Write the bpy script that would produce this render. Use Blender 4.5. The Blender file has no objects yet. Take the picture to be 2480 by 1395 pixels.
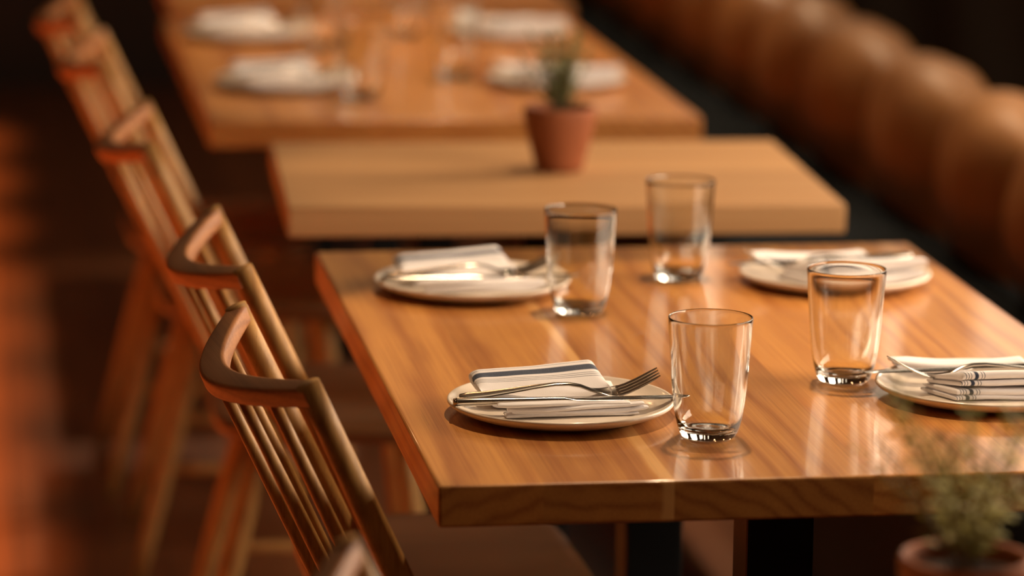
import bpy, bmesh, math, random
from mathutils import Vector, Matrix, noise as mnoise

random.seed(7)
SC = bpy.context.scene
COL = SC.collection
PI = math.pi

# ------------------------------------------------------------------ camera
cam_data = bpy.data.cameras.new('camera')
cam = bpy.data.objects.new('camera', cam_data)
COL.objects.link(cam)
SC.camera = cam
F_PX, CAM, YAW, PITCH, ROLL = 8988.99, Vector((-0.43208, -3.33913, 1.59012)), 0.148464, 0.190905, 0.010783
fwd = Vector((math.sin(YAW) * math.cos(PITCH), math.cos(YAW) * math.cos(PITCH), -math.sin(PITCH)))
rgt = Vector((math.cos(YAW), -math.sin(YAW), 0.0))
upv = rgt.cross(fwd)
r2 = rgt * math.cos(ROLL) + upv * math.sin(ROLL)
u2 = -rgt * math.sin(ROLL) + upv * math.cos(ROLL)
cam.matrix_world = Matrix(((r2.x, u2.x, -fwd.x, CAM.x), (r2.y, u2.y, -fwd.y, CAM.y), (r2.z, u2.z, -fwd.z, CAM.z), (0, 0, 0, 1)))
cam_data.sensor_width = 36.0
cam_data.lens = F_PX / 2480 * 36.0
cam_data.clip_end = 60
cam_data.dof.use_dof = True
cam_data.dof.focus_distance = 3.74
cam_data.dof.aperture_fstop = 2.65

# ------------------------------------------------------------------ render look
SC.view_settings.view_transform = 'Standard'
SC.view_settings.look = 'None'
SC.view_settings.gamma = 1.0
SC.view_settings.use_curve_mapping = False
SC.view_settings.exposure = 0.0
SC.render.engine = 'CYCLES'
SC.cycles.use_denoising = True
SC.cycles.max_bounces = 14
SC.cycles.transmission_bounces = 12
SC.cycles.transparent_max_bounces = 12
SC.cycles.caustics_refractive = True
SC.cycles.caustics_reflective = True
SC.cycles.sample_clamp_indirect = 25.0

# ------------------------------------------------------------------ sky outside the windows
world = bpy.data.worlds.new('world')
SC.world = world
world.use_nodes = True
bg = world.node_tree.nodes['Background']
bg.inputs[0].default_value = (0.80, 0.86, 1.0, 1)
bg.inputs[1].default_value = 0.5

# ------------------------------------------------------------------ lights
def look_rot(loc, target):
    return (Vector(target) - Vector(loc)).to_track_quat('-Z', 'Y').to_euler()

def spot(name, loc, target, energy, color, size=60, radius=0.03, blend=0.6, caustics=False):
    l = bpy.data.lights.new(name, 'SPOT')
    l.energy = energy; l.color = color; l.spot_size = math.radians(size); l.spot_blend = blend
    l.shadow_soft_size = radius
    o = bpy.data.objects.new(name, l); COL.objects.link(o)
    o.location = loc; o.rotation_euler = look_rot(loc, target)
    if caustics: l.cycles.is_caustics_light = True
    return o

def area(name, loc, target, energy, color, sx, sy, spread=180):
    l = bpy.data.lights.new(name, 'AREA')
    l.shape = 'RECTANGLE'; l.size = sx; l.size_y = sy; l.energy = energy; l.color = color
    l.spread = math.radians(spread)
    o = bpy.data.objects.new(name, l); COL.objects.link(o)
    o.location = loc; o.rotation_euler = look_rot(loc, target)
    return o

WARM = (1.0, 0.725, 0.45)
ORANGE = (1.0, 0.40, 0.12)
DAY = (1.0, 0.80, 0.58)
# track spotlights hung from the ceiling above the tables
spot('table_spotlight', (0.50, 1.02, 2.75), (0.46, 0.52, 0.75), 138, WARM, 35.5, 0.022, 0.16, True)
spot('table_spotlight', (0.90, 1.95, 2.75), (0.46, 1.80, 0.75), 58, WARM, 29, 0.022, 0.5, True)
spot('table_spotlight', (0.62, 3.85, 2.75), (0.44, 3.05, 0.75), 180, WARM, 38, 0.022, 0.3)
spot('table_spotlight', (0.60, 5.10, 2.75), (0.38, 4.45, 0.75), 150, WARM, 52, 0.022, 0.7)
# spots grazing the banquette back
for yy in (1.3, 2.2, 3.1, 4.0, 4.9, 5.8):
    spot('banquette_spotlight', (0.98, yy + 1.35, 2.8), (1.22, yy, 0.74), 120, WARM, 22, 0.04, 0.9)
spot('table_spotlight', (0.62, 0.05, 2.75), (0.34, -0.60, 0.85), 130, WARM, 22, 0.022, 0.7)
# added unseen point lights: warm fill on fronts and chairs, glints in the tumblers
for (xx, yy, zz, en) in ((-0.8, 4.6, 2.6, 12), (-0.9, -2.6, 2.6, 5), (0.7, -3.2, 2.6, 5), (-1.15, 0.3, 2.3, 4), (-1.15, 2.3, 2.3, 4), (0.35, 4.3, 2.66, 8), (0.55, 6.3, 2.7, 8)):
    l = bpy.data.lights.new('fill_light', 'POINT'); l.energy = en; l.color = (1.0, 0.54, 0.24); l.shadow_soft_size = 0.045
    o = bpy.data.objects.new('fill_light', l); COL.objects.link(o); o.location = (xx, yy, zz)
# side windows: (y0, y1) openings in the right wall, low sun glow coming over the banquette
# (y0, y1, z0, z1, light per square metre)
WIN = [(-0.45, 1.35, 0.98, 1.66, 44), (1.85, 2.65, 1.18, 1.80, 54), (3.20, 3.98, 1.22, 1.85, 8), (4.54, 4.72, 1.40, 2.20, 26), (6.58, 6.82, 1.40, 2.65, 26)]
WX = 1.62
for (a, b, z0, z1, e) in WIN:
    area('window_daylight', (WX + 0.010, (a + b) / 2, (z0 + z1) / 2), (0, (a + b) / 2, (z0 + z1) / 2), e * (b - a) * (z1 - z0), DAY, b - a, z1 - z0)
# orange spots washing the aisle floor on the left
for yy in (0.9, 1.5, 2.1, 2.7, 3.3, 3.9, 4.5, 5.1, 5.8, 6.5, 7.2):
    spot('aisle_spotlight', (-1.0, yy, 2.8), (-1.0, yy - 0.1, 0), 1650, ORANGE, 31, 0.05, 0.75)

# ------------------------------------------------------------------ node helpers
class N:
    def __init__(s, name):
        s.m = bpy.data.materials.new(name); s.m.use_nodes = True
        s.t = s.m.node_tree; s.t.nodes.clear()
        s.out = s.t.nodes.new('ShaderNodeOutputMaterial')
    def n(s, typ, **kw):
        nd = s.t.nodes.new(typ)
        for k, v in kw.items():
            if k.startswith('i_'):
                nd.inputs[int(k[2:])].default_value = v
            else: setattr(nd, k, v)
        return nd
    def l(s, a, b): s.t.links.new(a, b)
    def val(s, inp, v):
        if hasattr(v, 'links') or isinstance(v, bpy.types.NodeSocket): s.l(v, inp)
        else: inp.default_value = v
    def math(s, op, a, b=None, clamp=False):
        nd = s.n('ShaderNodeMath', operation=op, use_clamp=clamp)
        s.val(nd.inputs[0], a)
        if b is not None: s.val(nd.inputs[1], b)
        return nd.outputs[0]
    def mix(s, f, a, b, blend='MIX'):
        nd = s.n('ShaderNodeMix', data_type='RGBA', blend_type=blend)
        s.val(nd.inputs[0], f)
        for sock, v in ((nd.inputs[6], a), (nd.inputs[7], b)):
            if isinstance(v, tuple): sock.default_value = (v[0], v[1], v[2], 1)
            else: s.l(v, sock)
        return nd.outputs[2]
    def coords(s, kind='Object'):
        return s.n('ShaderNodeTexCoord').outputs[kind]
    def mapping(s, vec, scale=(1, 1, 1), loc=(0, 0, 0), rot=(0, 0, 0)):
        nd = s.n('ShaderNodeMapping'); s.l(vec, nd.inputs[0])
        nd.inputs['Location'].default_value = loc; nd.inputs['Rotation'].default_value = rot; nd.inputs['Scale'].default_value = scale
        return nd.outputs[0]
    def noise(s, vec, scale=5, detail=3, rough=0.5, dist=0.0, dims='3D'):
        nd = s.n('ShaderNodeTexNoise'); s.l(vec, nd.inputs['Vector'])
        nd.inputs['Scale'].default_value = scale; nd.inputs['Detail'].default_value = detail
        nd.inputs['Roughness'].default_value = rough; nd.inputs['Distortion'].default_value = dist
        return nd.outputs['Fac']
    def ramp(s, f, stops, interp='LINEAR'):
        nd = s.n('ShaderNodeValToRGB'); s.l(f, nd.inputs[0])
        cr = nd.color_ramp; cr.interpolation = interp
        while len(cr.elements) > 1: cr.elements.remove(cr.elements[-1])
        for i, (p, c) in enumerate(stops):
            e = cr.elements[0] if i == 0 else cr.elements.new(p)
            e.position = p
            e.color = (c[0], c[1], c[2], 1) if isinstance(c, tuple) else (c, c, c, 1)
        return nd.outputs[0]
    def principled(s, **kw):
        b = s.n('ShaderNodeBsdfPrincipled')
        for k, v in kw.items():
            inp = b.inputs[k.replace('_', ' ')]
            if isinstance(v, tuple) and len(v) == 3: v = (v[0], v[1], v[2], 1)
            s.val(inp, v)
        s.l(b.outputs[0], s.out.inputs[0])
        return b
    def bump(s, h, strength=0.2, dist=0.01):
        nd = s.n('ShaderNodeBump'); s.l(h, nd.inputs['Height'])
        nd.inputs['Strength'].default_value = strength; nd.inputs['Distance'].default_value = dist
        return nd.outputs[0]

def simple(name, col, rough=0.5, metal=0.0, var=0.15, vscale=20, bump=0.0, **kw):
    k = N(name); v = k.coords()
    nz = k.noise(v, vscale, 4)
    c = k.mix(k.math('MULTIPLY', nz, 1.0), tuple(x * (1 - var) for x in col), tuple(min(1, x * (1 + var)) for x in col))
    b = k.principled(Base_Color=c, Roughness=rough, Metallic=metal, **kw)
    if bump: k.l(k.bump(nz, bump, 0.003), b.inputs['Normal'])
    return k.m

def wood(name, dark, light, axis='Y', bounds=(), sap=None, rough=0.34, ring=1.0, ringfreq=330.0, coat=0.25, seed=0.0, tone=0.25, sapcol=(0.72, 0.38, 0.13), pores=True):
    """long-grained timber: growth rings run along one axis, planks split at bounds (metres across)"""
    k = N(name); co = k.coords()
    sep = k.n('ShaderNodeSeparateXYZ'); k.l(co, sep.inputs[0])
    X, Y, Z = sep.outputs
    if axis == 'X': X, Y = Y, X
    if axis == 'Z': X, Y, Z = X, Z, Y
    idx = k.math('ADD', seed, 0.0)
    for b in bounds: idx = k.math('ADD', idx, k.math('GREATER_THAN', X, b))
    wn = k.n('ShaderNodeTexWhiteNoise', noise_dimensions='1D'); k.l(k.math('MULTIPLY', idx, 3.71), wn.inputs['W'])
    rnd = wn.outputs['Value']
    ws = k.n('ShaderNodeSeparateXYZ'); k.l(wn.outputs['Color'], ws.inputs[0])
    # stretched coordinates
    cb = k.n('ShaderNodeCombineXYZ')
    k.l(k.math('ADD', X, k.math('MULTIPLY', rnd, 17.0)), cb.inputs[0]); k.l(k.math('MULTIPLY', Y, 0.09), cb.inputs[1]); k.l(k.math('ADD', Z, k.math('MULTIPLY', ws.outputs[1], 9.0)), cb.inputs[2])
    st = cb.outputs[0]
    wob = k.noise(k.mapping(st, (5, 9, 5)), 1.0, 2)
    wob2 = k.noise(k.mapping(st, (30, 60, 30)), 1.0, 2)
    cx = k.math('SUBTRACT', X, k.math('MULTIPLY', k.math('SUBTRACT', rnd, 0.35), 0.55))
    cx = k.math('ADD', cx, k.math('MULTIPLY', k.math('SUBTRACT', wob, 0.5), 0.16))
    cz = k.math('ADD', Z, k.math('ADD', 0.03, k.math('MULTIPLY', ws.outputs[2], 0.10)))
    cz = k.math('ADD', cz, k.math('MULTIPLY', k.math('SUBTRACT', wob2, 0.5), 0.012))
    d = k.math('SQRT', k.math('ADD', k.math('MULTIPLY', cx, cx), k.math('MULTIPLY', cz, cz)))
    warp = k.noise(k.mapping(st, (16, 7, 16)), 1.0, 2)
    ph = k.math('ADD', k.math('MULTIPLY', d, ringfreq), k.math('MULTIPLY', warp, 9.0))
    s1 = k.math('ADD', k.math('MULTIPLY', k.math('SINE', ph), 0.5), 0.5)
    s1 = k.math('POWER', s1, 2.2)
    fine = k.noise(k.mapping(st, (420, 30, 420)), 1.0, 4, 0.65)
    blot = k.noise(k.mapping(st, (20, 12, 20)), 1.0, 3, 0.55)
    g = k.math('ADD', k.math('MULTIPLY', s1, 0.42 * ring), k.math('ADD', k.math('MULTIPLY', fine, 0.95), k.math('MULTIPLY', blot, 0.62)))
    g = k.math('SUBTRACT', g, 0.48, True)
    c = k.mix(g, light, dark)
    tn = k.math('ADD', 1.0 - tone / 2, k.math('MULTIPLY', rnd, tone))
    hs = k.n('ShaderNodeHueSaturation'); k.l(c, hs.inputs['Color']); k.l(tn, hs.inputs['Value'])
    c = hs.outputs[0]
    if sap is not None:
        b, w = sap
        wv = k.math('ADD', 0.002, k.math('MULTIPLY', k.noise(k.mapping(co, (0.001, 3.6, 10), (0, 0.4, 0)), 1.0, 2), w * 1.5))
        m = k.math('DIVIDE', k.math('SUBTRACT', X, k.math('SUBTRACT', b, wv)), 0.005, True)
        m = k.math('MULTIPLY', m, k.math('LESS_THAN', X, b))
        m = k.math('MULTIPLY', m, 0.92)
        c = k.mix(m, c, sapcol)
    if pores:
        po = k.noise(k.mapping(st, (900, 60, 900)), 1.0, 1)
        pm = k.math('GREATER_THAN', po, 0.70)
        c = k.mix(k.math('MULTIPLY', pm, 0.30), c, tuple(x * 0.35 for x in dark))
    b = k.principled(Base_Color=c, Roughness=k.math('ADD', rough, k.math('MULTIPLY', fine, 0.10)), Coat_Weight=coat, Coat_Roughness=0.075)
    k.l(k.bump(k.math('ADD', fine, k.math('MULTIPLY', s1, 0.4)), 0.10, 0.0012), b.inputs['Normal'])
    return k.m

M = {}
M['cherry'] = wood('cherry wood', (0.27, 0.068, 0.012), (0.66, 0.295, 0.070), 'Y', (0.0995, 0.2245, 0.417, 0.545, 0.655), (0.2245, 0.018), 0.30, 0.9, 330, 0.35, 3.0)
M['cherry_plain'] = wood('cherry wood second table', (0.28, 0.068, 0.012), (0.63, 0.27, 0.062), 'Y', (0.11, 0.25, 0.37, 0.52, 0.66), None, 0.30, 0.9, 330, 0.35, 11.0)
M['maple'] = wood('pale oak tabletop', (0.38, 0.17, 0.055), (0.60, 0.33, 0.14), 'X', (0.10, 0.19, 0.30, 0.41), None, 0.50, 0.5, 240, 0.0, 21.0)
M['oak'] = wood('brown oak', (0.24, 0.095, 0.024), (0.64, 0.34, 0.100), 'Z', (), None, 0.46, 0.6, 420, 0.0, 31.0, pores=True)
M['crest'] = wood('bent oak', (0.24, 0.070, 0.018), (0.56, 0.22, 0.062), 'Y', (), None, 0.50, 0.9, 520, 0.0, 37.0)
M['seat'] = wood('seat oak', (0.14, 0.052, 0.016), (0.28, 0.12, 0.040), 'X', (0.09, 0.2), None, 0.38, 0.6, 300, 0.2, 41.0)

# ------------------------------------------------------------------ mesh helpers
def tag(o, label, cat, group=None, kind=None):
    o['label'] = label; o['category'] = cat
    if group: o['group'] = group
    if kind: o['kind'] = kind
    return o

def link(name, bm, mat, parent=None, smooth=True, loc=None, auto=None):
    me = bpy.data.meshes.new(name)
    bmesh.ops.recalc_face_normals(bm, faces=bm.faces[:])
    bm.to_mesh(me); bm.free()
    for pl in me.polygons: pl.use_smooth = smooth
    if mat: me.materials.append(mat)
    o = bpy.data.objects.new(name, me); COL.objects.link(o)
    if parent: o.parent = parent
    if loc: o.location = loc
    if auto:
        me.set_sharp_from_angle(angle=math.radians(auto))
        for pl in me.polygons:
            if len(pl.vertices) <= 4 and pl.area > 2e-3: pl.use_smooth = False
    return o

def empty(name, loc=(0, 0, 0), rz=0.0):
    o = bpy.data.objects.new(name, None); COL.objects.link(o)
    o.location = loc; o.rotation_euler = (0, 0, rz); o.empty_display_size = 0.05
    return o

def copy_tree(o, parent=None):
    c = o.copy(); COL.objects.link(c); c.parent = parent
    for ch in list(o.children): copy_tree(ch, c)
    return c

def box(bm, x0, x1, y0, y1, z0, z1, bev=0.0, seg=2):
    vs = [bm.verts.new((x, y, z)) for x in (x0, x1) for y in (y0, y1) for z in (z0, z1)]
    f = [(0, 1, 3, 2), (4, 6, 7, 5), (0, 4, 5, 1), (2, 3, 7, 6), (0, 2, 6, 4), (1, 5, 7, 3)]
    fs = [bm.faces.new([vs[i] for i in q]) for q in f]
    if bev:
        es = set(e for q in fs for e in q.edges)
        bmesh.ops.bevel(bm, geom=list(es), offset=bev, segments=seg, affect='EDGES', profile=0.5)
    return vs

def lathe(bm, prof, n=48, close=False, cx=0, cy=0):
    rings = []
    for (r, z) in prof:
        if r < 1e-6: rings.append([bm.verts.new((cx, cy, z))])
        else: rings.append([bm.verts.new((cx + r * math.cos(2 * PI * i / n), cy + r * math.sin(2 * PI * i / n), z)) for i in range(n)])
    pairs = list(zip(rings, rings[1:]))
    if close: pairs.append((rings[-1], rings[0]))
    for a, b in pairs:
        if len(a) == 1 and len(b) == 1: continue
        for i in range(n):
            j = (i + 1) % n
            if len(a) == 1: bm.faces.new((a[0], b[j], b[i]))
            elif len(b) == 1: bm.faces.new((a[i], a[j], b[0]))
            else: bm.faces.new((a[i], a[j], b[j], b[i]))

def loft(bm, sections, caps=True):
    """sections: list of closed loops (lists of Vector) with equal counts"""
    rs = [[bm.verts.new(v) for v in s] for s in sections]
    n = len(rs[0])
    for a, b in zip(rs, rs[1:]):
        for i in range(n):
            j = (i + 1) % n
            bm.faces.new((a[i], a[j], b[j], b[i]))
    if caps:
        bm.faces.new(rs[0][::-1]); bm.faces.new(rs[-1])
    return rs

def tube(bm, pts, radii, n=12, flat=1.0):
    pts = [Vector(p) for p in pts]
    secs = []
    prev = None
    for i, p in enumerate(pts):
        t = (pts[min(i + 1, len(pts) - 1)] - pts[max(i - 1, 0)]).normalized()
        ref = Vector((0, 1, 0)) if abs(t.y) < 0.9 else Vector((1, 0, 0))
        u = t.cross(ref).normalized() if prev is None else (prev - t * prev.dot(t)).normalized()
        prev = u
        v = t.cross(u)
        r = radii[i] if hasattr(radii, '__len__') else radii
        secs.append([p + (u * math.cos(2 * PI * k / n) * flat + v * math.sin(2 * PI * k / n)) * r for k in range(n)])
    loft(bm, secs)

def rrect(w, h, r, seg=3):
    """rounded rectangle loop in (a, b)"""
    out = []
    for (cx, cy, a0) in ((w / 2 - r, h / 2 - r, 0), (-w / 2 + r, h / 2 - r, PI / 2), (-w / 2 + r, -h / 2 + r, PI), (w / 2 - r, -h / 2 + r, 1.5 * PI)):
        for k in range(seg + 1):
            a = a0 + k * PI / 2 / seg
            out.append((cx + r * math.cos(a), cy + r * math.sin(a)))
    return out

# ------------------------------------------------------------------ room shell
def structure(name, bm, mat):
    o = link(name, bm, mat, smooth=False); o['kind'] = 'structure'; return o

fm = N('floor boards'); v = fm.coords()
sp = fm.n('ShaderNodeSeparateXYZ'); fm.l(v, sp.inputs[0])
pi_ = fm.math('FLOOR', fm.math('DIVIDE', sp.outputs[0], 0.12))
wnn = fm.n('ShaderNodeTexWhiteNoise', noise_dimensions='1D'); fm.l(pi_, wnn.inputs['W'])
gr = fm.noise(fm.mapping(v, (40, 3, 1)), 1.0, 4)
cc = fm.mix(fm.math('ADD', fm.math('MULTIPLY', gr, 0.6), fm.math('MULTIPLY', wnn.outputs['Value'], 0.5)), (0.10, 0.030, 0.010), (0.24, 0.080, 0.026))
gap = fm.math('LESS_THAN', fm.math('FRACT', fm.math('DIVIDE', sp.outputs[0], 0.12)), 0.03)
cc = fm.mix(gap, cc, (0.02, 0.008, 0.004))
fm.principled(Base_Color=cc, Roughness=0.42, Coat_Weight=0.2, Coat_Roughness=0.25)
M['floor'] = fm.m
M['darkwall'] = simple('dark plaster', (0.028, 0.016, 0.011), 0.75, var=0.25, vscale=3)
M['ceiling'] = simple('dark ceiling paint', (0.05, 0.035, 0.025), 0.8, var=0.1, vscale=3)
M['black_metal'] = simple('black steel', (0.012, 0.013, 0.014), 0.45, 0.6)
XL, YB, YF, ZC = -3.2, 8.15, -4.6, 3.0
T = 0.15
bm = bmesh.new(); box(bm, XL - T, WX + T, YF - T, YB + T, -0.1, 0); structure('floor', bm, M['floor'])
bm = bmesh.new(); box(bm, XL - T, WX + T, YF - T, YB + T, ZC, ZC + 0.1); structure('ceiling', bm, M['ceiling'])
bm = bmesh.new(); box(bm, XL - T, XL, YF, YB, 0, ZC); structure('wall_left', bm, M['darkwall'])
bm = bmesh.new(); box(bm, XL - T, WX + T, YB, YB + T, 0, ZC); structure('wall_back', bm, M['darkwall'])
bm = bmesh.new(); box(bm, XL - T, WX + T, YF - T, YF, 0, ZC); structure('wall_front', bm, M['darkwall'])
bm = bmesh.new()
py = YF
for (a, b, z0, z1, e) in WIN:
    box(bm, WX, WX + T, py, a, 0, ZC)
    box(bm, WX, WX + T, a, b, 0, z0); box(bm, WX, WX + T, a, b, z1, ZC)
    py = b
box(bm, WX, WX + T, py, YB, 0, ZC)
structure('wall_right', bm, M['darkwall'])
pg = N('window pane glass')
tr = pg.n('ShaderNodeBsdfTransparent'); gl = pg.n('ShaderNodeBsdfGlossy'); gl.inputs['Roughness'].default_value = 0.02
mx = pg.n('ShaderNodeMixShader'); mx.inputs[0].default_value = 0.05; pg.l(tr.outputs[0], mx.inputs[1]); pg.l(gl.outputs[0], mx.inputs[2]); pg.l(mx.outputs[0], pg.out.inputs[0])
for i, (a, b, WZ0, WZ1, e) in enumerate(WIN):
    bm = bmesh.new()
    f = 0.02
    box(bm, WX - 0.006, WX + 0.014, a, b, WZ0, WZ0 + f); box(bm, WX - 0.006, WX + 0.014, a, b, WZ1 - f, WZ1)
    box(bm, WX - 0.006, WX + 0.014, a, a + f, WZ0 + f, WZ1 - f); box(bm, WX - 0.006, WX + 0.014, b - f, b, WZ0 + f, WZ1 - f)
    w = structure('window_%d' % (i + 1), bm, M['black_metal'])
    bm = bmesh.new(); box(bm, WX, WX + 0.004, a + f, b - f, WZ0 + f, WZ1 - f)
    link('pane', bm, pg.m, w, smooth=False)

# ------------------------------------------------------------------ banquette
def leather_mat():
    k = N('tan leather'); v = k.coords()
    n1 = k.noise(v, 5, 4); n2 = k.noise(v, 240, 3)
    c = k.mix(n1, (0.25, 0.098, 0.028), (0.41, 0.185, 0.060))
    b = k.principled(Base_Color=c, Roughness=k.math('ADD', 0.40, k.math('MULTIPLY', n1, 0.15)), Specular_IOR_Level=0.45)
    k.l(k.bump(n2, 0.25, 0.001), b.inputs['Normal'])
    return k.m
M['leather'] = leather_mat()
M['navy'] = simple('dark grey fabric', (0.006, 0.008, 0.010), 1.0, var=0.3, vscale=300, bump=0.3, Specular_IOR_Level=0.1)
M['base'] = simple('black painted plinth', (0.010, 0.011, 0.012), 0.6)

bq = empty('banquette', (1.2, 2.5, 0))
tag(bq, 'long tan leather banquette with puffy channelled backrest and dark seat against dark wall', 'banquette')
BY0, BY1 = -2.2, 8.0
def chan(y):
    """how deep the surface sits (0 crown .. 1 seam)"""
    pitch = 0.46
    y = y + 0.035 * math.sin(y * 3.1)
    t = ((y - 0.02) / pitch) % 1.0
    a = abs(t - 0.5) * 2
    major = a ** 2.4
    t2 = (t * 2) % 1.0
    a2 = abs(t2 - 0.5) * 2
    return 0.95 * major + 0.10 * (a2 ** 3) * (1 - major) + 0.30 * a * a
def back_profile(c, w1, w2):
    # (x, z) from the front foot over the roll to the rear
    base = [(1.205, 0.475), (1.180, 0.50), (1.160, 0.55), (1.152, 0.61), (1.155, 0.67), (1.168, 0.725), (1.192, 0.772), (1.228, 0.800), (1.270, 0.808), (1.312, 0.795), (1.335, 0.765), (1.340, 0.70), (1.340, 0.47)]
    nx = [0.25, .7, 1, 1, 1, 0.95, 0.75, 0.42, 0.0, -.3, -.3, 0, 0]
    nz = [0, 0, 0, 0, 0.1, 0.3, 0.66, 0.9, 1.0, 0.8, .3, 0, 0]
    out = []
    for i, (x, z) in enumerate(base):
        d = c * 0.078 + w1 * (0.5 if i in (0, 1, 11, 12) else 1.0) + w2 * math.sin(i * 0.9)
        if z > 0.6: z = 0.6 + (z - 0.6) * 0.78
        out.append((x + nx[i] * d, z - nz[i] * d * 0.85))
    return out
bm = bmesh.new(); rows = []
steps = int((BY1 - BY0) / 0.0125)
for j in range(steps + 1):
    y = BY0 + (BY1 - BY0) * j / steps
    c = chan(y)
    w1 = 0.010 * mnoise.noise(Vector((y * 4.1, 2.2, 0))); w2 = 0.008 * mnoise.noise(Vector((y * 7.3, 9.1, 0)))
    rows.append([bm.verts.new((x - 1.2, y - 2.5, z)) for (x, z) in back_profile(c, w1, w2)])
for a, b in zip(rows, rows[1:]):
    for i in range(len(a) - 1): bm.faces.new((a[i], a[i + 1], b[i + 1], b[i]))
bm.faces.new(rows[0]); bm.faces.new(rows[-1][::-1])
o = link('backrest', bm, M['leather'], bq)
sd = o.modifiers.new('smooth', 'SUBSURF'); sd.levels = sd.render_levels = 1
bm = bmesh.new(); box(bm, 0.84 - 1.2, 1.22 - 1.2, BY0 - 2.5, BY1 - 2.5, 0.40, 0.475, 0.025, 3)
o = link('seat', bm, M['navy'], bq, auto=50); o['label'] = 'dark grey fabric seat cushion'
bm = bmesh.new(); box(bm, 0.90 - 1.2, 1.34 - 1.2, BY0 - 2.5, BY1 - 2.5, 0.0, 0.40)
o = link('plinth', bm, M['base'], bq, smooth=False)

# ------------------------------------------------------------------ tables
TZ = 0.75
def table(name, x0, x1, y0, y1, mat, label, rot=0.0, thick=0.0405, group=None):
    t = empty(name, (x0, y0, 0), rot)
    W, L = x1 - x0, y1 - y0
    bm = bmesh.new(); box(bm, 0, W, 0, L, TZ - thick, TZ, 0.0032, 3)
    link('tabletop', bm, mat, t, auto=40).cycles.is_caustics_receiver = True
    for yy in ((0.22 * L, 0.78 * L) if L > 0.9 else (0.5 * L,)):
        p = bmesh.new(); box(p, W * 0.5 - 0.035, W * 0.5 + 0.035, yy - 0.035, yy + 0.035, 0.03, TZ - thick - 0.012, 0.004)
        link('pedestal', p, M['black_metal'], t, auto=40)
        p = bmesh.new(); box(p, W * 0.5 - 0.15, W * 0.5 + 0.15, yy - 0.04, yy + 0.04, 0.0, 0.03, 0.006)
        link('foot', p, M['black_metal'], t, auto=40)
        p = bmesh.new(); box(p, W * 0.5 - 0.22, W * 0.5 + 0.22, yy - 0.05, yy + 0.05, TZ - thick - 0.012, TZ - thick, 0.002)
        link('mounting_plate', p, M['black_metal'], t, auto=40)
    tag(t, label, 'table', group)
    return t
table('dining_table', 0.0, 0.762, 0.0, 1.22, M['cherry'], 'long cherry wood dining table laid for four in front, pale streak in its top')
table('side_table', -0.006, 0.752, 1.545, 2.125, M['maple'], 'short pale oak table holding the terracotta pot between two laid tables', rot=math.radians(-2.4))
table('dining_table', -0.058, 0.716, 2.335, 3.67, M['cherry_plain'], 'blurred cherry wood dining table laid for four behind the short pale table')
table('dining_table', -0.03, 0.76, 3.85, 5.07, M['cherry_plain'], 'farthest wooden dining table, only its front edge showing at the top')
table('side_table', 0.0, 0.762, -0.98, -0.405, M['maple'], 'short table in front, below the picture edge, holding the nearest potted plant')

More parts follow.
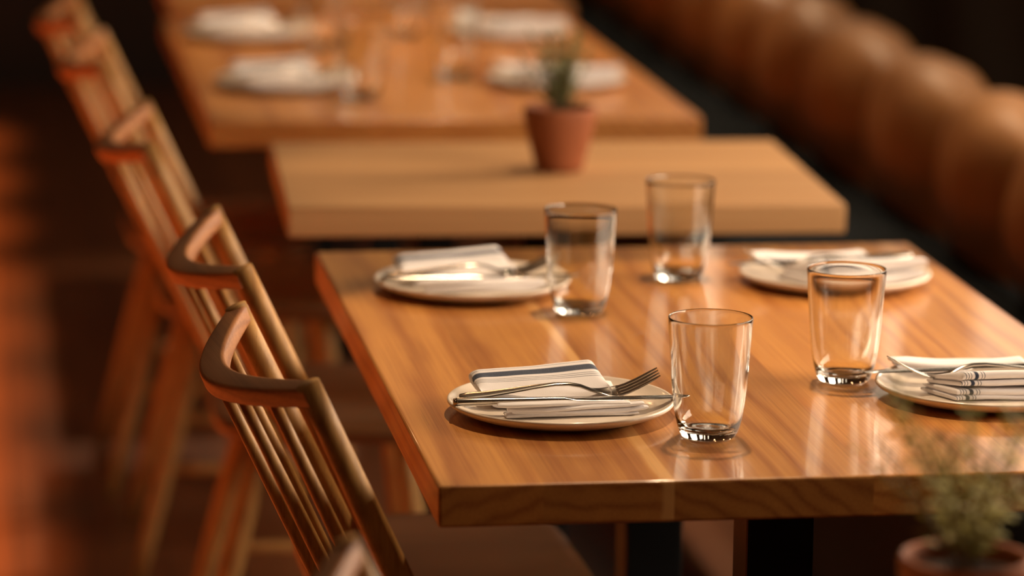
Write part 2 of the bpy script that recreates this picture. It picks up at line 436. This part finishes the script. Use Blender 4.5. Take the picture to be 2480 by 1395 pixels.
# ------------------------------------------------------------------ chairs
def make_chair():
    t = empty('dining_chair')
    R_ = math.radians(23.0)
    zt = 0.835
    seat_z = 0.45
    # crest arc in the tilted plane. local: tips at x=0, bow to -x
    up = Vector((-math.sin(R_), 0, math.cos(R_)))       # along the posts, upward
    bk = Vector((-math.cos(R_), 0, -math.sin(R_)))      # backward in the crest plane
    c, s = 0.385, 0.061
    def crest_pt(u, drop=0.0):
        # u -1..1 across the chord; the bend is tightest in the middle
        b_ = 1.55
        dep = s * (1 - (math.sqrt(1 + (b_ * u) ** 2) - 1) / (math.sqrt(1 + b_ * b_) - 1))
        return top0 + Vector((0, 1, 0)) * (c / 2 * u) + bk * dep - up * drop
    Rr = (c * c / 4 + s * s) / (2 * s)
    amax = math.asin(c / 2 / Rr)
    top0 = Vector((-0.014, 0, zt)) 
    ch, cw = 0.0205, 0.0235                                # height, thickness
    def arc(a, drop=0.0):
        return crest_pt(a / amax, drop)
    bm = bmesh.new(); secs = []
    n = 30
    for i in range(n + 1):
        u_ = -1.02 + 2.04 * i / n
        tan_ = (crest_pt(u_ + 0.01) - crest_pt(u_ - 0.01)).normalized()
        rad = tan_.cross(up).normalized()
        if rad.dot(bk) < 0: rad = -rad
        ctr = crest_pt(u_, ch / 2)
        k = 1.0
        w = cw * (1.0 + 0.22 * math.cos(min(1, abs(u_)) * PI / 2))
        secs.append([ctr + rad * (p * k) + up * (q * k) for (p, q) in rrect(w, ch, 0.0045, 3)])
    loft(bm, secs)
    link('crest_rail', bm, M['crest'], t, auto=45)
    # seat
    # posts and spindles run from seat to crest
    def seat_arc(f):
        y = f * 0.172
        x = 0.166 - 0.060 * (1 - f * f)
        return Vector((x, y, seat_z - 0.005))
    for sgn in (-1, 1):
        bm = bmesh.new()
        a = sgn * amax
        p1 = arc(a, -0.0006); p0 = seat_arc(sgn * 1.0)
        pts = [p0.lerp(p1, k / 8) for k in range(9)]
        rr = [0.0125, .0135, .0142, .0145, .0143, .0137, .0130, .0124, 0.0120]
        tube(bm, pts, rr, 16)
        link('back_post', bm, M['oak'], t)
    for k in range(5):
        f = -0.667 + 1.334 * k / 4
        bm = bmesh.new()
        p1 = arc(amax * f * 0.98, ch - 0.002); p0 = seat_arc(f)
        pts = [p0.lerp(p1, q / 8) for q in range(9)]
        rr = [0.0055, .0062, .007, .0076, .0076, .0072, .0066, .006, 0.0055]
        tube(bm, pts, rr, 12)
        link('spindle', bm, M['oak'], t)
    # seat: rounded trapezoid, thinner edge, slightly dished
    bm = bmesh.new()
    x0, x1 = 0.075, 0.403
    nx, ny = 22, 22
    def outline(u):
        # superellipse outline
        a = 2 * PI * u
        ca, sa = math.cos(a), math.sin(a)
        px = abs(ca) ** 0.42 * (1 if ca >= 0 else -1); py = abs(sa) ** 0.42 * (1 if sa >= 0 else -1)
        X = (x0 + x1) / 2 + px * (x1 - x0) / 2
        w = 0.198 + 0.022 * (X - x0) / (x1 - x0)
        return X, py * w
    cxs = (x0 + x1) / 2
    rings = []
    for (sc_, dz) in ((0.0, -0.006), (0.35, -0.006), (0.65, -0.005), (0.88, -0.001), (0.97, 0.0), (1.0, -0.004), (1.0, -0.016), (0.965, -0.026), (0.90, -0.030), (0.0, -0.030)):
        if sc_ == 0.0: rings.append([bm.verts.new((cxs, 0, seat_z + dz))]); continue
        rings.append([bm.verts.new((cxs + (outline(i / 64)[0] - cxs) * sc_, outline(i / 64)[1] * sc_, seat_z + dz)) for i in range(64)])
    for a, b in zip(rings, rings[1:]):
        for i in range(64):
            j = (i + 1) % 64
            if len(a) == 1: bm.faces.new((a[0], b[i], b[j]))
            elif len(b) == 1: bm.faces.new((a[i], b[0], a[j]))
            else: bm.faces.new((a[i], b[i], b[j], a[j]))
    link('seat', bm, M['seat'], t)
    feet = {}
    for (sx, sy) in ((0, -1), (0, 1), (1, -1), (1, 1)):
        top = Vector((0.145 if sx == 0 else 0.335, sy * 0.14, seat_z - 0.022))
        ft = Vector((0.035 if sx == 0 else 0.385, sy * 0.205, 0.0))
        feet[(sx, sy)] = (top, ft)
        bm = bmesh.new()
        tube(bm, [ft.lerp(top, k / 6) for k in range(7)], [0.0105, .0125, .0145, .016, .0165, .0155, .013], 14)
        # cut the foot flat on the floor
        for v_ in bm.verts:
            if v_.co.z < 0.004: v_.co.z = 0.0
        link('leg', bm, M['oak'], t)
    for sy in (-1, 1):
        a = feet[(0, sy)][1].lerp(feet[(0, sy)][0], 0.42); b = feet[(1, sy)][1].lerp(feet[(1, sy)][0], 0.42)
        bm = bmesh.new(); tube(bm, [a.lerp(b, k / 4) for k in range(5)], [.007, .0085, .0095, .0085, .007], 10)
        link('stretcher', bm, M['oak'], t)
    a = (feet[(0, -1)][1].lerp(feet[(0, -1)][0], 0.42) + feet[(1, -1)][1].lerp(feet[(1, -1)][0], 0.42)) / 2
    b = (feet[(0, 1)][1].lerp(feet[(0, 1)][0], 0.42) + feet[(1, 1)][1].lerp(feet[(1, 1)][0], 0.42)) / 2
    bm = bmesh.new(); tube(bm, [a.lerp(b, k / 4) for k in range(5)], [.007, .0085, .0095, .0085, .007], 10)
    link('stretcher', bm, M['oak'], t)
    return t

proto = make_chair()
CH = [  # x of the crest tips, y of the middle, turn, label
    (-0.122, 0.262, 6.0, 'sharpest spindle-back wooden chair with curved crest rail at the front cherry table'),
    (-0.124, 0.855, 1.4, 'second spindle-back chair, behind the sharpest one at the same table'),
    (-0.172, 1.755, -2.0, 'blurred spindle-back chair tucked at the short pale table'),
    (-0.202, 2.60, -1.5, 'very blurred spindle-back chair at the near end of the middle laid table'),
    (-0.225, 3.19, 0.0, 'farthest spindle-back chair, its crest cut by the top edge of the picture'),
    (-0.117, -0.700, 3.0, 'nearest spindle-back chair, only its crest tip showing at the bottom edge'),
]
for i, (x, y, a, lab) in enumerate(CH):
    o = proto if i == 0 else copy_tree(proto)
    o.location = (x, y, 0); o.rotation_euler = (0, 0, math.radians(a))
    tag(o, lab, 'chair', 'spindle-back chairs along the aisle')

# ------------------------------------------------------------------ tableware materials
def glass_mat():
    k = N('clear glass')
    b = k.n('ShaderNodeBsdfGlass'); b.inputs['Roughness'].default_value = 0.0; b.inputs['IOR'].default_value = 1.5
    b.inputs['Color'].default_value = (0.985, 0.99, 0.985, 1)
    k.l(b.outputs[0], k.out.inputs[0])
    return k.m
M['glass'] = glass_mat()
M['plate'] = simple('cream stoneware', (0.80, 0.69, 0.58), 0.34, var=0.04, vscale=9, Coat_Weight=0.4, Coat_Roughness=0.12)
M['steel'] = simple('brushed cutlery steel', (0.55, 0.51, 0.46), 0.20, 1.0, var=0.08, vscale=60)
M['terracotta'] = simple('terracotta clay', (0.30, 0.085, 0.026), 0.72, var=0.2, vscale=18, bump=0.15)
M['soil'] = simple('dark potting soil', (0.02, 0.012, 0.008), 0.95, var=0.5, vscale=120, bump=0.8)
M['leaf'] = simple('grey green leaf', (0.17, 0.19, 0.06), 0.6, var=0.35, vscale=30)
M['leaf_pale'] = simple('olive leaf', (0.36, 0.33, 0.10), 0.6, var=0.35, vscale=30)
M['stem'] = simple('woody stem', (0.16, 0.10, 0.045), 0.7, var=0.2, vscale=60)

def linen(name, stripes, axis, coord_scale=1.0):
    """white cloth; stripes = [(start, end, strength)] in metres of the UV's chosen axis"""
    k = N(name); uv = k.n('ShaderNodeUVMap').outputs[0]
    s_ = k.n('ShaderNodeSeparateXYZ'); k.l(uv, s_.inputs[0])
    c = (0.78, 0.70, 0.66)
    X = s_.outputs[axis]
    col = None
    mask = None
    wv = k.noise(k.coords(), 900, 2)
    for (a, b, st) in stripes:
        m = k.math('MULTIPLY', k.math('MULTIPLY', k.math('GREATER_THAN', X, a), k.math('LESS_THAN', X, b)), st)
        mask = m if mask is None else k.math('MAXIMUM', mask, m)
    mask = k.math('MULTIPLY', mask, k.math('ADD', 0.86, k.math('MULTIPLY', wv, 0.3)), True)
    base = k.mix(k.noise(k.coords(), 30, 3), (0.80, 0.74, 0.74), (0.88, 0.83, 0.83))
    cc_ = k.mix(mask, base, (0.016, 0.026, 0.062))
    b = k.principled(Base_Color=cc_, Roughness=0.9, Sheen_Weight=0.25)
    k.l(k.bump(wv, 0.22, 0.0006), b.inputs['Normal'])
    return k.m
ST = [(0.0285, 0.0293, .75), (0.0325, 0.0333, .75), (0.0378, 0.0472, 1.0), (0.0515, 0.0523, .8), (0.0542, 0.0550, .8), (0.0569, 0.0577, .8)]
M['linen'] = linen('striped white linen', ST, 1)
ST2 = [(0.0100, 0.0108, .9), (0.0128, 0.0136, .9), (0.0156, 0.0164, .9), (0.0195, 0.0235, 1.0), (0.0268, 0.0276, .9), (0.0296, 0.0304, .9)]
M['linen_end'] = linen('white linen striped at the end', ST2, 0)

# ------------------------------------------------------------------ plate
def make_plate():
    bm = bmesh.new()
    prof = [(0.0, 0.0045), (0.05, 0.0045), (0.078, 0.0050), (0.094, 0.0072), (0.106, 0.0112), (0.1125, 0.0148), (0.1145, 0.0164), (0.1160, 0.0168), (0.1172, 0.0156), (0.1172, 0.0138), (0.1155, 0.0118), (0.108, 0.0078), (0.096, 0.0036), (0.080, 0.0008), (0.072, 0.0), (0.068, 0.0), (0.066, 0.0012), (0.0, 0.0012)]
    lathe(bm, [(r * 0.985, z) for (r, z) in prof], 128)
    o = link('plate', bm, M['plate']); o.cycles.is_caustics_receiver = True
    return o

# ------------------------------------------------------------------ napkin
def pad(bm, uvl, x0, x1, prof_fn, nx=40, endr=0.010, uoff=0.0, skew=0.0, voff=0.0, wr=0.0012, seed=0.0):
    """closed cloth pad: prof_fn(t)-> list of (y,z) closed loop for t in 0..1 along x; rounded ends"""
    secs = []; us = []
    for i in range(nx + 1):
        t = i / nx
        # denser near the ends
        tt = 0.5 - 0.5 * math.cos(PI * t)
        x = x0 + (x1 - x0) * tt
        e = min(x - x0, x1 - x)
        k = 1.0 if e >= endr else math.sqrt(max(0.0, 1 - ((endr - e) / endr) ** 2))
        k = 0.25 + 0.75 * k
        lp = prof_fn(tt)
        zm = sum(q[1] for q in lp) / len(lp)
        loop = []
        for (y, z) in lp:
            zz = zm + (z - zm) * k
            nn = mnoise.noise(Vector((x * 28 + seed, y * 30, z * 40))) * wr
            loop.append(Vector((x + skew * y, y, zz + nn)))
        secs.append(loop); us.append(x)
    rs = loft(bm, secs, caps=True)
    return rs, us

def napkin_mesh(mat, endstripes=False, seed=0.0):
    bm = bmesh.new(); uvl = bm.loops.layers.uv.new('UVMap')
    info = {}
    def reg(rs, us, vs):
        for r, u in zip(rs, us):
            for v_, vv in zip(r, vs): info[v_] = (u, vv)
    # back wedge: two stacked pads whose top slopes down to the front
    def arcs(loop):
        out = [0.0]
        for a, b in zip(loop, loop[1:]): out.append(out[-1] + math.hypot(a[0] - b[0], a[1] - b[1]))
        return out
    def wedge(t, zlo, zhi_b, zhi_f, yb, yf, n=16, rad=0.5, bulge=0.002):
        # loop starts at rear bottom, up round the back fold, over the top to the front, back underneath
        top = []
        hb = zhi_b - zlo
        for k in range(8):
            a = -PI / 2 + PI * k / 7
            top.append((yb + math.cos(a) * min(0.007, hb * 0.5) * 1.0, zlo + hb / 2 + math.sin(a) * hb / 2))
        for k in range(1, n):
            u = k / n
            y = yb + (yf - yb) * u
            z = zhi_b + (zhi_f - zhi_b) * u + bulge * math.sin(PI * u)
            top.append((y, z))
        hf = zhi_f - zlo
        for k in range(5):
            a = PI / 2 + PI * k / 4
            top.append((yf + math.cos(a) * hf * 0.5, zlo + hf / 2 + math.sin(a) * hf / 2))
        for k in range(1, 6):
            u = k / 6
            top.append((yf + (yb - yf) * u, zlo))
        return top
    # lower pad
    f = lambda t: wedge(t, 0.0050, 0.0155 + 0.001 * t, 0.0095, 0.060 + 0.006 * t, 0.004, bulge=0.001)
    rs, us = pad(bm, uvl, -0.070, 0.064, f, seed=seed + 5)
    reg(rs, us, arcs(f(0.5)))
    # upper pad, puffed, ridge rising to the right
    f = lambda t: wedge(t, 0.0135, 0.0330 + 0.0090 * t, 0.0162, 0.054 + 0.012 * t, 0.008 + 0.002 * t, bulge=0.0016)
    rs, us = pad(bm, uvl, -0.078, 0.056, f, skew=-0.14, seed=seed)
    reg(rs, us, arcs(f(0.5)))
    # front flap: three thin folded layers
    def layer(t, yb, yf, z0, h, lift):
        loop = []
        wav = 0.0015 * math.sin(t * 7 + yf * 90)
        for k in range(6):
            a = -PI / 2 + PI * k / 5
            loop.append((yb + math.cos(a) * h / 2, z0 + lift + h / 2 + math.sin(a) * h / 2))
        for k in range(1, 6):
            u = k / 6
            loop.append((yb + (yf - yb) * u, z0 + h + lift * (1 - u) + 0.0008 * math.sin(PI * u)))
        for k in range(6):
            a = PI / 2 + PI * k / 5
            loop.append((yf + wav + math.cos(a) * h / 2, z0 + h / 2 + math.sin(a) * h / 2))
        for k in range(1, 6):
            u = k / 6
            loop.append((yf + (yb - yf) * u, z0 + lift * u))
        return loop
    spec = [(-0.062, 0.074, -0.020, -0.038, 0.0045, 0.0034, 0.000), (-0.056, 0.084, -0.0285, -0.037, 0.0080, 0.0034, 0.0004), (-0.060, 0.080, -0.0295, -0.036, 0.0114, 0.0034, 0.0008), (-0.070, 0.066, -0.0305, -0.0355, 0.0148, 0.0038, 0.0006)]
    for q, (a, b, yb, yf, z0, h, lift) in enumerate(spec):
        f = lambda t, yb=yb, yf=yf, z0=z0, h=h, lift=lift: layer(t, yb + 0.004 * (t - .5), yf + 0.006 * (t - .5) + 0.0015 * math.sin(t * 5 + q), z0 + 0.0011 * math.sin(t * 4 + q * 2.1), h, lift)
        rs, us = pad(bm, uvl, a, b, f, endr=0.004, skew=0.0, wr=0.0007, seed=seed + q * 3)
        reg(rs, us, [0.2] * len(rs[0]))
    def dish(r):
        P = [(0.0, 0.0), (0.05, 0.0), (0.078, 0.0005), (0.094, 0.0027), (0.106, 0.0067), (0.1125, 0.0103)]
        for (a, za), (b, zb) in zip(P, P[1:]):
            if r <= b: return za + (zb - za) * (r - a) / (b - a)
        return 0.0103
    for v_ in bm.verts:
        d_ = dish(math.hypot(v_.co.x, v_.co.y) + 0.006)
        v_.co.z = max(v_.co.z + 0.0004 + d_ * max(0.15, 1 - v_.co.z / 0.05), 0.0052 + d_)
    for fc in bm.faces:
        for lp in fc.loops:
            u, vv = info.get(lp.vert, (0, 0.2))
            lp[uvl].uv = (u + (0.072 if endstripes else 0), vv)
    o = link('napkin', bm, mat)
    sd = o.modifiers.new('smooth', 'SUBSURF'); sd.levels = sd.render_levels = 1
    return o

# ------------------------------------------------------------------ cutlery (lie along x, tip at +x)
def make_knife():
    bm = bmesh.new(); secs = []
    # x, half width (y), half thickness(z), y offset
    st = [(-0.113, 0.0030, 0.0022, 0), (-0.1125, 0.0050, 0.0034, 0), (-0.109, 0.0062, 0.0042, 0), (-0.085, 0.0060, 0.0041, 0), (-0.05, 0.0052, 0.0036, 0), (-0.015, 0.0042, 0.0032, 0), (0.0, 0.0040, 0.0030, 0), (0.006, 0.0046, 0.0020, 0), (0.012, 0.0072, 0.0011, 0.001), (0.03, 0.0092, 0.0009, 0.001), (0.06, 0.0098, 0.0008, 0.001), (0.09, 0.0096, 0.0007, 0.001), (0.11, 0.0082, 0.0006, 0.002), (0.122, 0.0052, 0.0005, 0.004), (0.127, 0.0016, 0.0004, 0.006)]
    for (x, w, h, yo) in st:
        secs.append([Vector((x, yo + w * math.cos(2 * PI * k / 16), h * math.sin(2 * PI * k / 16))) for k in range(16)])
    loft(bm, secs)
    o = link('knife', bm, M['steel'])
    return o

def make_fork():
    bm = bmesh.new()
    # centre line (x, z), half width, half thickness
    st = [(-0.104, 0.0148, 0.0028, 0.0011), (-0.1025, 0.0149, 0.0062, 0.0014), (-0.095, 0.0155, 0.0082, 0.0015), (-0.075, 0.0172, 0.0078, 0.0015), (-0.05, 0.0205, 0.0062, 0.0015), (-0.025, 0.0242, 0.0048, 0.0015), (-0.006, 0.0264, 0.0038, 0.0016), (0.008, 0.0264, 0.0032, 0.0017), (0.020, 0.0240, 0.0030, 0.0018), (0.031, 0.0195, 0.0034, 0.0017), (0.040, 0.0172, 0.0060, 0.0014), (0.048, 0.0162, 0.0100, 0.0011), (0.056, 0.0164, 0.0122, 0.0010), (0.061, 0.0174, 0.0126, 0.0009)]
    secs = []
    P = [Vector((a, 0, b)) for a, b, _, _ in st]
    for i, (x, z, w, h) in enumerate(st):
        t = (P[min(i + 1, len(P) - 1)] - P[max(i - 1, 0)]).normalized(); nrm = Vector((-t.z, 0, t.x))
        cup = 0.0022 if i >= len(st) - 4 else 0.0
        loop = []
        for k in range(20):
            a = 2 * PI * k / 20
            yy = math.cos(a)
            loop.append(P[i] + Vector((0, 1, 0)) * (w * yy) + nrm * (h * math.sin(a) + cup * (yy * yy - 0.5)))
        secs.append(loop)
    loft(bm, secs)
    # four tines rising to the tip
    for k in range(4):
        y0 = -0.0098 + 0.00653 * k
        line = [(0.0585, 0.0168), (0.068, 0.0200), (0.078, 0.0248), (0.088, 0.0304), (0.097, 0.0358), (0.1005, 0.0380)]
        hw = [0.0023, 0.0022, 0.0021, 0.0019, 0.0014, 0.0006]
        secs = []
        Q = [Vector((a, y0 + 0.0011 * 0, b)) for a, b in line]
        for i in range(len(Q)):
            t = (Q[min(i + 1, len(Q) - 1)] - Q[max(i - 1, 0)]).normalized(); nrm = Vector((-t.z, 0, t.x))
            hh = 0.0010 if i < 4 else 0.0007
            secs.append([Q[i] + Vector((0, 1, 0)) * p + nrm * q for (p, q) in rrect(hw[i] * 2, hh * 2, min(hh, hw[i]) * 0.5, 2)])
        loft(bm, secs)
    return link('fork', bm, M['steel'], auto=50)

# ------------------------------------------------------------------ tumbler
def make_tumbler():
    bm = bmesh.new()
    outer = [(0.0, 0.0012), (0.018, 0.0010), (0.0235, 0.0), (0.0262, 0.0006), (0.0275, 0.0026), (0.0300, 0.0080), (0.0322, 0.0145), (0.0345, 0.0268), (0.0362, 0.0390), (0.0375, 0.0520), (0.0395, 0.0800), (0.0412, 0.1080), (0.0420, 0.1165), (0.04195, 0.1178), (0.0414, 0.1185)]
    inner = [(0.0408, 0.1180), (0.0404, 0.1165), (0.0392, 0.1050), (0.0374, 0.0790), (0.0354, 0.0520), (0.0341, 0.0390), (0.0323, 0.0265), (0.0300, 0.0165), (0.0270, 0.0112), (0.0215, 0.0086), (0.012, 0.0076), (0.0, 0.0074)]
    lathe(bm, [(r, z * 1.025) for (r, z) in outer + inner], 96)
    o = link('tumbler', bm, M['glass'])
    sd = o.modifiers.new('smooth', 'SUBSURF'); sd.levels = sd.render_levels = 1
    o.cycles.is_caustics_caster = True
    return o

def napkin_stack_mesh(mat):
    """thick double-folded stack near the sitter's far side, thin flap beyond the cutlery; striped left end"""
    bm = bmesh.new(); uvl = bm.loops.layers.uv.new('UVMap'); info = {}
    def slab(t, yf, yb, zf, zb, h, seed, hb=None):
        hb = hb or h
        loop = []
        w = 0.0009 * math.sin(t * 6.0 + seed)
        for k in range(6):
            a = -PI / 2 + PI * k / 5
            loop.append((yb + math.cos(a) * hb / 2, zb + hb / 2 + math.sin(a) * hb / 2))
        for k in range(1, 7):
            u = k / 7
            loop.append((yb + (yf - yb) * u, (zb + hb) * (1 - u) + (zf + h) * u + 0.0010 * math.sin(PI * u) + w * u))
        for k in range(7):
            a = PI / 2 + PI * k / 6
            loop.append((yf + w * 0.7 + math.cos(a) * h / 2, zf + h / 2 + math.sin(a) * h / 2 + w * 0.6))
        for k in range(1, 7):
            u = k / 7
            loop.append((yf + (yb - yf) * u, zf * (1 - u) + zb * u))
        return loop
    for q, (x0, x1, yf, yb, zf, zb, h, hb, skew, er) in enumerate([
            (-0.066, 0.078, -0.041, 0.004, 0.0050, 0.0050, 0.0048, 0.0045, -0.55, 0.003),
            (-0.064, 0.078, -0.039, 0.004, 0.0100, 0.0096, 0.0064, 0.0040, -0.55, 0.006),
            (-0.061, 0.080, -0.037, 0.002, 0.0198, 0.0138, 0.0062, 0.0040, -0.60, 0.004),
            (-0.060, 0.080, -0.036, 0.002, 0.0262, 0.0180, 0.0086, 0.0045, -0.60, 0.007),
            (-0.074, 0.070, 0.068, 0.084, 0.0085, 0.0085, 0.0050, 0.0050, -0.10, 0.004),
            (-0.078, 0.066, 0.070, 0.086, 0.0136, 0.0136, 0.0064, 0.0060, -0.10, 0.006)]):
        f = lambda t, a=(yf, yb, zf, zb, h, q * 1.7, hb): slab(t, *a)
        rs, us = pad(bm, uvl, x0, x1, f, endr=er, skew=skew, wr=0.0008, seed=q * 5.0)
        for r, u in zip(rs, us):
            for v_ in r: info[v_] = (u - x0 + (0.006 if q in (1, 3) else (0.009 if q < 4 else 0.1)), 0.5)
    for v_ in bm.verts:
        r_ = math.hypot(v_.co.x, v_.co.y) + 0.004
        d_ = 0.0 if r_ < 0.05 else (0.0105 if r_ > 0.112 else 0.0105 * ((r_ - 0.05) / 0.062) ** 2.6)
        v_.co.z = max(v_.co.z + 0.0003 + d_ * max(0.2, 1 - v_.co.z / 0.04), 0.0052 + d_)
    for fc in bm.faces:
        for lp in fc.loops: lp[uvl].uv = info.get(lp.vert, (0.1, 0.5))
    o = link('napkin', bm, mat)
    sd = o.modifiers.new('smooth', 'SUBSURF'); sd.levels = sd.render_levels = 1
    return o

P0, K0, F0, G0 = make_plate(), make_knife(), make_fork(), make_tumbler()
NA = napkin_mesh(M['linen'], False, 0.0)
NB = napkin_stack_mesh(M['linen_end'])
first = set()
def inst(src, loc, rot):
    if src not in first:
        first.add(src); o = src
    else:
        o = src.copy(); COL.objects.link(o)
    o.location = loc; o.rotation_euler = rot
    return o

def setting(x, y, rz, nap, labs, grp, nsc=(1, 1, 1), fork=(0.001, 0.012, 0.0022, 0, 0, 0.20), knife=(0, -0.0210, -0.0006, 0, 0), nrot=0.0):
    """plate with folded napkin, knife and fork; rz = turn of the whole place setting"""
    c, s = math.cos(rz), math.sin(rz)
    def w(dx, dy, z): return (x + c * dx - s * dy, y + s * dx + c * dy, z)
    o = inst(P0, w(0, 0, TZ), (0, 0, rz)); tag(o, labs[0], 'plate', 'plates ' + grp)
    o = inst(nap, w(0, 0, TZ), (0, 0, rz + nrot)); tag(o, labs[1], 'napkin', 'napkins ' + grp)
    o = inst(K0, w(knife[0], knife[1], TZ + 0.0200 + knife[2]), (0, knife[4], rz + knife[3])); tag(o, labs[2], 'knife', 'knives ' + grp)
    o = inst(F0, w(fork[0], fork[1], TZ + 0.0012 + fork[2]), (fork[5], fork[4], rz + fork[3])); tag(o, labs[3], 'fork', 'forks ' + grp)

g1 = 'on the front table'
setting(0.162, 0.290, 0.0, NA, (
    'sharp cream plate beside the front tumbler, nearest of those on the aisle side',
    'white folded napkin with crisp navy stripes on the sharpest plate',
    'steel knife tucked through the napkin on the sharpest plate, tip behind the front tumbler',
    'steel fork lying tines up on the sharply focused striped napkin'), g1)
setting(0.161, 0.950, math.radians(1.5), NA, (
    'cream plate at the back aisle-side corner of the front table',
    'pale striped napkin, softly blurred, on the back aisle-side plate of the front table',
    'knife in the blurred napkin on the back aisle-side plate of the front table',
    'fork on the blurred napkin, its tines seen through the tumbler at the back left'), g1)
setting(0.604, 0.956, PI + math.radians(2), NB, (
    'cream plate at the back banquette-side corner, partly behind a tumbler rim',
    'blurred white napkin on the back banquette-side plate of the front table',
    'knife on the back banquette-side plate, handle end shining near the table edge',
    'bright fork pointing to the aisle on the back banquette-side plate of the front table'), g1, fork=(0.012, -0.018, 0.0035, 0.17, 0, 0), knife=(0.0, -0.048, 0, 0.08, 0), nrot=PI)
setting(0.617, 0.325, PI + math.radians(-2), NB, (
    'cream plate cut by the right picture edge, above the front plant',
    'thick folded napkin with striped end on the plate cut by the picture edge',
    'knife reaching from the cut-off plate towards the base of a tumbler',
    'fork with raised tines seen edge-on on the plate cut by the picture edge'), g1, fork=(0.004, -0.016, 0.0035, 0.17, 0, 0), knife=(0.0, -0.048, 0, 0.08, 0), nrot=PI)
g3 = 'on the middle laid table'
L3 = [((0.093, 2.720), 0.0, 'near aisle-side'), ((0.083, 3.390), 0.0, 'far aisle-side'), ((0.545, 2.720), PI, 'near banquette-side'), ((0.560, 3.385), PI, 'far banquette-side')]
for (xx, yy), rz, wh in L3:
    setting(xx, yy, rz, NA if rz == 0 else NB, ('blurred plate at the %s place of the middle laid table' % wh, 'blurred white napkin at the %s place of the middle laid table' % wh, 'blurred knife at the %s place of the middle laid table' % wh, 'blurred fork at the %s place of the middle laid table' % wh), g3, **({} if rz == 0 else dict(fork=(0.008, -0.017, 0.0035, 0.17, 0, 0), knife=(0.0, -0.048, 0, 0.08, 0), nrot=PI)))

GL = [(0.2915, 0.174, 'sharp clear empty tumbler in front beside the sharpest plate', g1), (0.4865, 0.416, 'clear tumbler in front of the back plate on the banquette side', g1),
      (0.267, 0.808, 'blurred tumbler overlapping the back aisle-side plate', g1), (0.421, 1.000, 'blurred tumbler nearest the back edge of the front table, against the pale table', g1),
      (0.205, 2.600, 'blurred tumbler nearest the front edge of the middle laid table', g3), (0.390, 2.835, 'blurred tumbler left of the plant on the middle laid table', g3),
      (0.205, 3.235, 'blurred tumbler between the two aisle-side napkins of the middle laid table', g3), (0.375, 3.400, 'blurred tumbler near the far edge of the middle laid table', g3)]
for i, (x, y, lab, g) in enumerate(GL):
    o = inst(G0, (x, y, TZ + 0.0002), (0, 0, i * 0.7)); tag(o, lab, 'glass', 'tumblers ' + g)

# ------------------------------------------------------------------ potted plants
def make_pot(x, y, label, seed, leafmat, height, spread, n_stems, leaf_len):
    rnd = random.Random(seed)
    t = empty('potted_plant', (x, y, TZ))
    tag(t, label, 'plant', 'potted plants on the short tables')
    bm = bmesh.new()
    lathe(bm, [(0.0, 0.0), (0.029, 0.0), (0.0325, 0.0015), (0.0345, 0.006), (0.0395, 0.025), (0.0455, 0.048), (0.0500, 0.068), (0.0520, 0.082), (0.0523, 0.088), (0.0510, 0.0915), (0.0485, 0.0918), (0.0470, 0.0895), (0.0462, 0.083), (0.0440, 0.070), (0.0, 0.069)], 64)
    link('pot', bm, M['terracotta'], t)
    bm = bmesh.new()
    rings = []
    lathe(bm, [(0.0, 0.080), (0.015, 0.0795), (0.03, 0.078), (0.0452, 0.077), (0.0440, 0.072)], 40)
    for v_ in bm.verts: v_.co.z += 0.0016 * mnoise.noise(v_.co * 160)
    link('soil', bm, M['soil'], t)
    fol = bmesh.new()
    for s_ in range(n_stems):
        a = rnd.uniform(0, 2 * PI); r0 = rnd.uniform(0, 0.016)
        b = Vector((math.cos(a) * r0, math.sin(a) * r0, 0.072))
        lean = rnd.uniform(0.15, 1.0) * spread; h = height * rnd.uniform(0.6, 1.0)
        a2 = a + rnd.uniform(-0.6, 0.6)
        pts = []
        for k in range(7):
            u = k / 6
            pts.append(b + Vector((math.cos(a2) * lean * u ** 1.4, math.sin(a2) * lean * u ** 1.4, 0.008 + h * u)) + Vector((rnd.uniform(-1, 1), rnd.uniform(-1, 1), 0)) * 0.0015 * k / 2)
        bm = bmesh.new(); tube(bm, pts, [0.0013, .0012, .0011, .001, .0009, .0008, .0005], 6)
        link('stem', bm, M['stem'], t)
        nl = int(h / 0.0042)
        for q in range(nl):
            u = 0.12 + 0.88 * q / nl
            i0 = min(5, int(u * 6)); p = pts[i0].lerp(pts[i0 + 1], u * 6 - i0)
            ax = (pts[i0 + 1] - pts[i0]).normalized()
            az = q * 2.4 + rnd.uniform(-.4, .4)
            side = (Vector((math.cos(az), math.sin(az), 0)) - ax * ax.dot(Vector((math.cos(az), math.sin(az), 0)))).normalized()
            d = (side * 0.85 + ax * 0.55).normalized(); wv = ax.cross(side).normalized()
            L = leaf_len * rnd.uniform(0.6, 1.1) * (1.0 - 0.35 * u); wd = L * 0.13 + 0.0006
            nr = d.cross(wv)
            cs = [p, p + d * L * .4 + wv * wd + nr * .0003, p + d * L * .4 - wv * wd + nr * .0003, p + d * L * .8 + wv * wd * .7, p + d * L * .8 - wv * wd * .7, p + d * L - nr * .0008, p + d * L * .4 - nr * 0.0010, p + d * L * .8 - nr * 0.0008]
            vs = [fol.verts.new(c_) for c_ in cs]
            for fc in ((0, 1, 2), (1, 3, 4, 2), (3, 5, 4), (0, 6, 1), (0, 2, 6), (1, 6, 7, 3), (2, 4, 7, 6), (3, 7, 5), (4, 5, 7)):
                fol.faces.new([vs[i] for i in fc])
    link('leaves', fol, leafmat, t, smooth=False)
    return t
make_pot(0.408, 1.835, 'small terracotta pot of sparse green herb on the short pale table', 5, M['leaf'], 0.128, 0.050, 20, 0.020)
make_pot(0.333, -0.625, 'nearest terracotta pot of wispy herb, cut off by the bottom picture edge', 12, M['leaf_pale'], 0.150, 0.110, 17, 0.022)
